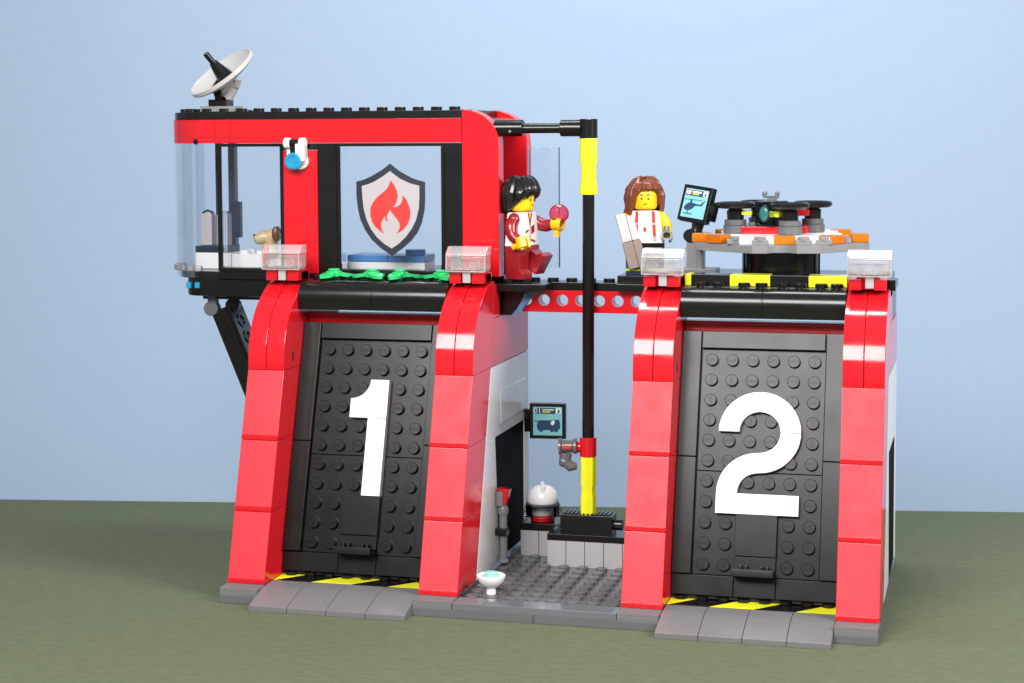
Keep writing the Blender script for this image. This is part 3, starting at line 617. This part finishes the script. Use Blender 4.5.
m = MB(M); m.box(-.55, .55, 0, 1.6, .0, .72, .12); m.box(-.55, .55, 0, 1.3, -.65, 0, .1); CB = m.obj('camera_housing', 'smoke_lens', t)
m = MB(M); m.box(-.4, .4, .2, 1.5, -.5, .62, .05); m.obj('camera_core', 'black', CB)
m = MB(M); m.ball((0, .12, .05), .38, sc=(.85, .5, 1.25)); m.obj('camera_eye', 'dark_teal', CB)
m = MB(T(*DCN)); m.box(-.3, .15, -.5, .2, 20.3, 20.6, .03); m.box(-.5, .3, -.55, -.3, 20.6, 20.76, .04); m.box(-.55, -.3, -.55, -.25, 20.68, 20.95, .05); m.box(.1, .32, -.55, -.25, 20.68, 20.95, .05); m.obj('top_clip', 'dark_grey', t)

# ------------------------------------------------------------------ floor things
t = thing('bowl', 'white bowl with teal stud on the grey floor by the red pillar', 'bowl', (13.4, 1.0, .78))
m = MB(); m.lathe([(.22, .0), (.24, .08), (.2, .3), (.35, .42), (.58, .62), (.69, .85), (.7, .98), (.66, 1.0), (.60, .93), (.45, .75), (.0, .70)], (13.4, 1.0, .78), n=32); m.obj('cup', 'white', t)
m = MB(); m.lathe([(.42, .75), (.45, .98), (.34, 1.02), (.33, 1.18), (.27, 1.22), (.0, 1.22)], (13.4, 1.0, .72), n=24); m.obj('water_stud', 'pale_teal', t)
t = thing('fire_axe', 'grey fire axe with red blade clipped upright on the doorway edge', 'axe', (12.35, 7.0, .76))
m = MB(); m.tube([(12.35, 7.2, .85), (12.35, 7.2, 4.1)], .21, 12); m.lathe([(.28, 0), (.28, .1), (.2, .2)], (12.35, 7.2, .85)); m.lathe([(.2, 0), (.28, .15), (.28, .4), (.2, .55)], (12.35, 7.2, 3.4)); m.box(12.05, 12.4, 6.9, 7.6, 3.95, 4.75, .05); m.obj('handle', 'light_grey', t)
m = MB(); m.prism([(12.3, 4.1), (12.55, 4.0), (12.75, 4.85), (12.1, 4.95), (12.1, 4.75), (12.35, 4.7)], 'Y', 6.95, 7.45, .03); m.obj('blade', 'red', t)
m = MB(); m.box(11.95, 12.6, 6.85, 7.5, 2.35, 2.75, .05); m.obj('wall_clip', 'black', t)
t = thing('fire_helmet', 'white fire helmet with clear visor resting on the black step', 'helmet', (13.45, 11, 2.4))
M = T(13.55, 10.9, 2.42) @ R(16, 'Z')
m = MB(M)
m.lathe([(.80, .98), (.86, 1.1), (.84, 1.4), (.7, 1.72), (.42, 1.93), (.0, 2.0)], n=32); m.box(-.12, .12, -.7, .7, 1.5, 2.05, .06); m.box(-.55, .55, .35, .86, .2, 1.05, .12); m.obj('shell', 'white', t)
m = MB(M); m.lathe([(.5, .2), (.6, .3), (.6, .95), (.5, 1.05)], n=28); m.obj('inner_head', 'off_white', t)
m = MB(M); m.lathe([(.6, -.02), (.66, .02), (.66, .3), (.6, .34)], n=28); m.obj('red_collar', 'red', t)
m = MB(M); m.prism([(-.88, .1), (-.9, -.5), (-.6, -1.0), (0, -1.14), (.6, -1.0), (.9, -.5), (.88, .1)], 'Z', .9, 1.02, .03); m.obj('brim', 'ink', t)
m = MB(M); vz = arc(0, 0, .98, 150, 390, 24) + arc(0, 0, .92, 390, 150, 24); m.prism(vz, 'Z', .3, .88, .01); m.cyl((.8, -.1, .45), .26, .2, (1, 0, 0)); m.cyl((-1.0, -.1, .45), .26, .2, (1, 0, 0)); m.obj('visor', 'clear_pane', t)

# ------------------------------------------------------------------ inside the control room
t = thing('white_counter', 'long white counter with dark top behind the curved corner glass', 'counter', (-4, 11, 16.36))
m = MB(); m.box(-6.05, -3.9, 10.0, 11.9, 16.37, 17.3, .03); m.box(-3.88, .0, 10.0, 11.9, 16.37, 17.25, .03)
for k in range(4): m.stud(-3.3 + k, 10.5, 17.25); m.stud(-3.3 + k, 11.4, 17.25)
m.obj('cabinet', 'white', t); m = MB(); m.box(-6.05, -4.2, 10.0, 11.9, 17.3, 17.68, .03); m.obj('dark_top', 'navy', t)
def bottle(x, lab):
    t = thing('rounded_canister', lab, 'canister', (x, 10.6, 17.7), 'pale canisters on the dark counter top'); m = MB(); m.prism(arc(x - .0, 19.35, .33, 0, 180, 12) + [(x - .33, 17.7), (x + .33, 17.7)], 'Y', 10.3, 10.9, .05); m.obj('canister_body', 'print_grey', t); m = MB(); m.tube([(x - .2, 10.28, 19.6), (x + .1, 10.25, 19.75), (x + .45, 10.3, 19.6)], .05, 8); m.obj('lever', 'black', t)
bottle(-5.5, 'pale rounded canister on the dark counter top, left one behind curved glass')
bottle(-4.55, 'pale rounded canister on the dark counter top, right one nearer the window post')
t = thing('toy_puppy', 'tan toy puppy with brown ears sitting on the white counter', 'dog', (-1.6, 10.2, 17.25))
M = T(-1.5, 9.9, 17.25) @ R(14, 'Z')
m = MB(M)
prof_b = [((-.05, .1, .25), .42), ((-.05, .08, .65), .42), ((-.1, .0, .95), .44), ((-.35, -.05, 1.0), .42), ((-.65, -.08, .9), .33), ((-.82, -.1, .86), .28), ((-.9, -.1, .85), .12)]
m.tube([(0.1, .15, .0)] + [p for p, r in prof_b], [.3] + [r for p, r in prof_b], 16); m.ball((.12, .0, 1.05), .45)
for x, y in ((-.28, -.22), (-.28, .25)): m.tube([(x, y, .6), (x - .05, y, .02)], [.18, .14], 10)
m.ball((.1, -.25, .2), .3); m.ball((.1, .4, .2), .3); m.tube([(.45, .15, .2), (.7, .2, .55)], [.12, .05], 8)
m.obj('body', 'tan', t)
for c, q in (((.32, -.42, 1.2), (.62, .4, 1.15)), ((.3, .42, 1.2), (.62, .4, 1.1))): m = MB(M); m.ball(c, .36, sc=q); m.obj('ear', 'brown', t)
m = MB(M); m.ball((-.78, -.1, 1.1), .16, sc=(1.3, 1, .5)); m.obj('snout_patch', 'brown', t)
t = thing('toy_bed', 'white and blue block bed behind the window with the shield emblem', 'bed', (5, 10.5, 16.36))
m = MB(); m.box(2.9, 7.3, 10, 11.9, 16.37, 16.88, .03); m.obj('mattress', 'white', t)
m = MB(); m.box(2.9, 5.2, 10, 11.9, 16.9, 17.27, .03); m.box(5.22, 7.3, 10, 11.9, 16.9, 17.27, .03); m.cyl((6.6, 10.6, 17.27), .55, .32); m.obj('blanket', 'blue', t)

# ------------------------------------------------------------------ toy figures
def limb(mb, P, Rr, n=14):
    P = catmull([tuple(p) for p in P], 5); k = len(P) - 1; m_ = len(Rr) - 1
    mb.tube(P, [Rr[min(m_, int(i / k * m_))] * (1 - (i / k * m_ - int(i / k * m_))) + Rr[min(m_, int(i / k * m_) + 1)] * (i / k * m_ - int(i / k * m_)) for i in range(k + 1)], n)
def hand(mb, M):
    """gripping C-shaped toy hand, opening along local -Y"""
    q = arc(0, 0, .36, -60, 240, 18) + arc(0, 0, .2, 240, -60, 18); s0 = mb.M; mb.M = s0 @ M; mb.prism(q, 'Z', -.27, .27, .05); mb.tube([(0, .3, 0), (0, .62, 0)], .17, 12); mb.M = s0
def head_part(mb): mb.lathe([(.42, 3.12), (.56, 3.17), (.63, 3.28), (.63, 3.92), (.56, 4.05), (.42, 4.1), (.3, 4.1), (.3, 4.28), (.26, 4.3)], n=36); mb.cyl((0, 0, 2.9), .32, .3)
def leg_prof(): return [(-.62, 0), (-.62, .3), (-.42, .42), (-.42, 1.0)] + [(-.44 * math.cos(t), 1.12 + .36 * math.sin(t)) for t in [PI * i / 8 for i in range(9)]] + [(.42, 1.0), (.42, 0)]
def face_patch(mb, pts, r=.634):
    V = [(r * math.sin(a), -r * math.cos(a), z) for a, z in pts]; c = Vector((sum(v[0] for v in V), sum(v[1] for v in V), sum(v[2] for v in V))) / len(V); c2 = Vector((c.x, c.y, 0)).normalized() * (r + .004)
    mb.raw([(c2.x, c2.y, c.z)] + V, [(0, i + 1, (i + 1) % len(V) + 1) for i in range(len(V))])
def oval(a, z, ra, rz, n=10): return [(a + ra * math.cos(2 * PI * i / n), z + rz * math.sin(2 * PI * i / n)) for i in range(n)]
def face(t, M, smile=.03):
    m = MB(M)
    for s_ in (-1, 1):
        m.mi = 0; face_patch(m, oval(s_ * .27, 3.66, .075, .07)); face_patch(m, [(s_ * .14, 3.82), (s_ * .28, 3.88), (s_ * .44, 3.83), (s_ * .44, 3.79), (s_ * .28, 3.83), (s_ * .14, 3.78)])
        m.mi = 1; face_patch(m, oval(s_ * .27 + .02, 3.685, .02, .02), .642)
    m.mi = 2; face_patch(m, [(-.2, 3.40 + smile), (0, 3.385), (.22, 3.42 + smile), (.22, 3.395 + smile), (0, 3.355), (-.2, 3.375 + smile)])
    m.obj('face_print', ['ink', 'white', 'brown'], t)
def torso_pts(): return [(-.97, 1.52), (-.7, 3.02), (-.62, 3.08), (.62, 3.08), (.7, 3.02), (.97, 1.52)]
def hairdo(M, levels, n=64, gap=None, lock=.05, seed=0, zshift=0):
    """levels: (z, radius in x, radius in y, centre y, gap half-angle in degrees)"""
    rnd = random.Random(seed); ph = [rnd.random() * 6 for _ in range(4)]
    lv = []
    for i in range(len(levels) - 1):
        for k in range(4): tt = k / 4; lv.append(tuple(a + (b - a) * tt for a, b in zip(levels[i], levels[i + 1])))
    lv.append(levels[-1]); V = []; F = []; nl = len(lv)
    for side in (0, 1):
        for z, rx, ry, cy, g in lv:
            g0 = math.radians(g)
            for k in range(n + 1):
                a = g0 + (2 * PI - 2 * g0) * k / n; amp = lock * min(1, (4.5 - z) / .5 + .35)
                d = 1 + amp * (math.sin(7 * a + ph[0] + 1.6 * z) * .6 + math.sin(13 * a + ph[1] - 1.2 * z) * .4 + math.sin(23 * a + ph[2] + z) * .25) / max(rx, .3)
                d -= side * .13 / max(rx, .2)
                x, y, zz = rx * d * math.sin(a), cy - ry * d * math.cos(a), z - side * .06
                V.append((x, y, zz))
    w_ = n + 1
    for side in (0, 1):
        o = side * nl * w_
        for i in range(nl - 1):
            for k in range(n): q = (o + i * w_ + k, o + i * w_ + k + 1, o + (i + 1) * w_ + k + 1, o + (i + 1) * w_ + k); F.append(q if side else q[::-1])
    o = nl * w_
    for k in range(n): a = (nl - 1) * w_ + k; F.append((a, a + 1, o + a + 1, o + a))
    for i in range(nl - 1):
        for k in (0, n): a = i * w_ + k; b_ = (i + 1) * w_ + k; F.append((a, b_, o + b_, o + a))
    mb = MB(M); mb.raw(V, F); return mb

def strands(mb, ends, seed, cr=(0, .05, 4.5), r=.19):
    rnd = random.Random(seed)
    for a, rx, ry, ze in ends:
        a = math.radians(a); sa, ca = math.sin(a), math.cos(a); tw = rnd.uniform(-.22, .22); zt = cr[2] + rnd.uniform(.02, .12)
        P = [(cr[0] + .1 * sa, cr[1] - .1 * ca, zt), (.5 * sa, cr[1] - .55 * ca, zt - .06)]
        n = 2 if zt - ze < .9 else 4
        for k in range(1, n + 1):
            t = k / n; wv = .05 * math.sin(3 * t + seed + a * 3)
            P.append((rx * math.sin(a + tw * t) * (1 + wv), cr[1] + .05 * t - ry * math.cos(a + tw * t) * (1 + wv), zt - .35 + (ze - zt + .35) * (k - .35 if k == 1 and n == 2 else k) / n))
        limb(mb, P, [.1, r, r * 1.05, r * .9, .04], 9)

# figure with black hair, walking to the right
t = thing('toy_figure', 'toy figure with black hair, white vest and dark red sleeves stepping along walkway', 'toy figure', (12.95, 8.9, 16.2))
M = T(13.0, 8.9, 16.2) @ R(74, 'Z') @ Matrix.Diagonal((1.03, 1.03, 1.175, 1))
m = MB(M); head_part(m); 
# hands: right hangs forward at hip height, left is raised in front
hand(m, T(-1.12, -.72, 1.72) @ R(-20, 'X') @ R(8, 'Y')); hand(m, T(.95, -1.55, 2.55) @ R(-85, 'X') @ R(180, 'Y'))
m.tube([(0, 0, 2.95), (-.72, 0, 2.75), (-1.02, .05, 2.45), (-1.1, -.1, 2.05), (-1.12, -.45, 1.8)], .16); m.tube([(0, 0, 2.95), (.72, 0, 2.75), (1.0, -.3, 2.55), (1.02, -.8, 2.42), (.96, -1.3, 2.52)], .16)
m.obj('body', 'skin_yellow', t); face(t, M)
m = MB(M); m.prism(torso_pts(), 'Y', -.46, .46, .05); m.obj('vest', 'white', t)
m = MB(M); limb(m, [(-.72, 0, 2.78), (-1.02, .05, 2.45), (-1.1, -.1, 2.05), (-1.13, -.42, 1.82)], [.3, .33, .29, .25]); m.ball((-.78, 0, 2.75), .32); m.obj('sleeve', 'dark_red', t)
m = MB(M); limb(m, [(.72, 0, 2.78), (1.0, -.3, 2.55), (1.02, -.8, 2.42), (.96, -1.2, 2.5)], [.3, .33, .29, .25]); m.ball((.78, 0, 2.75), .32); m.obj('sleeve', 'dark_red', t)
m = MB(M); m.box(-.97, .97, -.45, .45, 1.2, 1.52, .04); m.prism(leg_prof(), 'X', -.96, -.04, .04)
s0 = m.M; m.M = M @ T(0, 0, 1.12) @ R(-58, 'X') @ T(0, 0, -1.12); m.prism(leg_prof(), 'X', .04, .96, .04); m.M = s0; m.obj('trousers', 'dark_red', t)
m = MB(M); m.mi = 0; m.prism([(-.16, 3.05), (.16, 3.05), (.0, 2.55)], 'Y', -.475, -.46, 0)
m.mi = 1
for p in ([(-.22, 3.05), (-.12, 3.05), (.06, 2.5), (-.02, 2.5)], [(.22, 3.05), (.12, 3.05), (-.06, 2.5), (.02, 2.5)], [(.12, 2.4), (.42, 2.5), (.42, 2.15), (.12, 2.05)], [(-.45, 2.2), (-.15, 2.3), (-.15, 2.2), (-.45, 2.1)], [(-.4, 1.9), (-.1, 2.0), (-.1, 1.85), (-.4, 1.75)], [(.1, 1.85), (.5, 1.75), (.5, 1.65), (.1, 1.75)], [(-.02, 2.5), (.02, 2.5), (.02, 1.6), (-.02, 1.6)]): m.prism(p, 'Y', -.48, -.46, 0)
m.obj('vest_print', ['skin_yellow', 'dark_red'], t)
hm = hairdo(M, [(4.66, .05, .05, .05, 0), (4.63, .32, .36, .05, 0), (4.5, .58, .66, .04, 0), (4.28, .76, .86, .04, 0), (4.05, .84, .93, .05, 0), (3.92, .84, .93, .07, 22), (3.78, .85, .92, .09, 50), (3.6, .85, .9, .12, 62), (3.4, .82, .88, .15, 82), (3.2, .74, .86, .18, 104), (3.05, .6, .8, .22, 124)], lock=.13, seed=3)
strands(hm, [(a, .78, .86, z) for a, z in ((-28, 3.92), (-8, 3.86), (14, 3.95), (34, 3.85), (52, 3.72), (-48, 3.72), (72, 3.6), (-70, 3.58), (95, 3.5), (-95, 3.45), (118, 3.3), (-118, 3.3), (142, 3.15), (-142, 3.12), (165, 3.05), (-165, 3.05), (180, 3.1))], 3, r=.2)
hm.obj('hair', 'hair_black', t)
hx = M @ Vector((.95, -1.62, 2.88))
t2 = thing('red_disc', 'translucent red disc held up in the hand of the black haired figure', 'disc', tuple(hx))
m = MB(T(*hx) @ R(14, 'Z')); m.lathe([(.0, 0), (.44, .0), (.50, .05), (.52, .12), (.50, .18), (.38, .3), (.34, .24), (.27, .24), (.24, .34), (.0, .34)], (0, 0, .14), (0, -1, 0), 32); m.obj('lens', 'red_lens', t2)
m = MB(T(*hx) @ R(14, 'Z')); m.tube([(0, -.12, -.5), (0, -.12, -.25)], .12, 10); m.obj('grip', 'red_lens', t2)

# figure with long brown hair
t = thing('toy_figure', 'toy figure with long brown hair and red braces over a white top', 'toy figure', (19.35, 10, 16.4))
M = T(19.32, 9.9, 16.42) @ R(12, 'Z') @ Matrix.Diagonal((1.03, 1.03, 1.13, 1))
m = MB(M); head_part(m); limb(m, [(.72, 0, 2.78), (.98, .0, 2.5), (1.1, -.05, 2.15), (1.14, -.25, 1.9)], [.3, .32, .28, .24]); m.ball((.78, 0, 2.75), .32); limb(m, [(-.72, 0, 2.8), (-.95, -.1, 2.6), (-1.0, -.25, 2.3)], [.3, .3, .25]); m.ball((-.78, 0, 2.75), .32); m.obj('body', 'skin_yellow', t); face(t, M)
m = MB(M); hand(m, T(1.08, -.5, 1.82) @ R(-15, 'X') @ R(90, 'X') @ Matrix.Scale(.85, 4)); m.obj('glove', 'dark_grey', t)
m = MB(M); m.prism(torso_pts(), 'Y', -.46, .46, .05); m.obj('top', 'white', t)
m = MB(M); m.mi = 0
for p in ([(-.48, 3.06), (-.33, 3.06), (-.36, 1.62), (-.53, 1.62)], [(.33, 3.06), (.48, 3.06), (.56, 1.75), (.4, 1.75)]): m.prism(p, 'Y', -.48, -.46, 0)
m.prism([(-.02, 2.35), (.08, 2.22), (.05, 2.08), (-.06, 2.06), (-.1, 2.18)], 'Y', -.475, -.46, 0)
m.mi = 1; m.prism([(.42, 1.85), (.54, 1.85), (.56, 1.62), (.4, 1.62)], 'Y', -.484, -.46, 0)
for z0, w_ in ((2.52, .3),): m.prism(arc(0, 2.2, .3, 0, 360, 24)[:-1] + arc(0, 2.2, .275, 360, 0, 24)[:-1], 'Y', -.472, -.46, 0)
m.prism([(-.25, 3.06), (0, 2.94), (.25, 3.06), (.22, 3.06), (0, 2.97), (-.22, 3.06)], 'Y', -.474, -.46, 0)
for sx in (-.44, .45): m.prism([(sx - .1, 2.5), (sx + .1, 2.5), (sx + .1, 2.42), (sx - .1, 2.42)], 'Y', -.484, -.46, 0)
m.obj('brace_print', ['flame_red', 'print_grey'], t)
m = MB(M); m.mi = 0; m.box(-.97, .97, -.46, .46, 1.2, 1.52, .04); m.prism(leg_prof(), 'X', -.96, -.03, .04); m.prism(leg_prof(), 'X', .03, .96, .04)
m.mi = 1; m.box(-.97, -.02, -.65, .3, .22, .33, .01); m.box(.02, .97, -.65, .3, .22, .33, .01)
m.mi = 2; m.box(-.98, .98, -.475, .475, 1.3, 1.54, .02); m.obj('trousers', ['navy', 'lime', 'black'], t)
hm = hairdo(M @ R(16, 'Z'), [(4.58, .05, .05, .05, 0), (4.56, .35, .38, .05, 0), (4.42, .66, .7, .05, 0), (4.2, .82, .9, .07, 0), (4.12, .86, .92, .09, 0), (4.06, .87, .9, .1, 30), (3.85, .87, .88, .12, 46), (3.45, .88, .86, .16, 50), (3.2, .92, .86, .2, 60), (2.95, .97, .82, .26, 76), (2.72, .95, .72, .32, 96), (2.6, .8, .6, .36, 112)], lock=.10, seed=8)
strands(hm, [(a, .86, .86, z) for a, z in ((-62, 2.75), (-78, 2.7), (-96, 2.62), (-115, 2.6), (-140, 2.6), (62, 2.95), (78, 2.85), (96, 2.75), (118, 2.65), (142, 2.6), (180, 2.6))], 8, r=.15)
hm.obj('hair', 'hair_brown', t)
t = thing('folded_coat', 'slanted white and taupe folded coat at the side of the brown haired figure', 'coat', (18.5, 9.2, 16.5))
M = T(19.25, 9.0, 16.6) @ R(14, 'Z') @ R(-14, 'Y') @ R(-6, 'X')
m = MB(M); m.box(-.5, .02, -.1, .35, 1.75, 3.3, .06); m.box(.03, .42, -.08, .3, 1.75, 3.1, .05); m.obj('upper_half', 'off_white', t)
m = MB(M); m.box(-.52, .02, -.12, .36, .28, 1.74, .04); m.box(.03, .45, -.1, .32, .12, 1.74, .04); m.obj('lower_half', 'taupe', t)
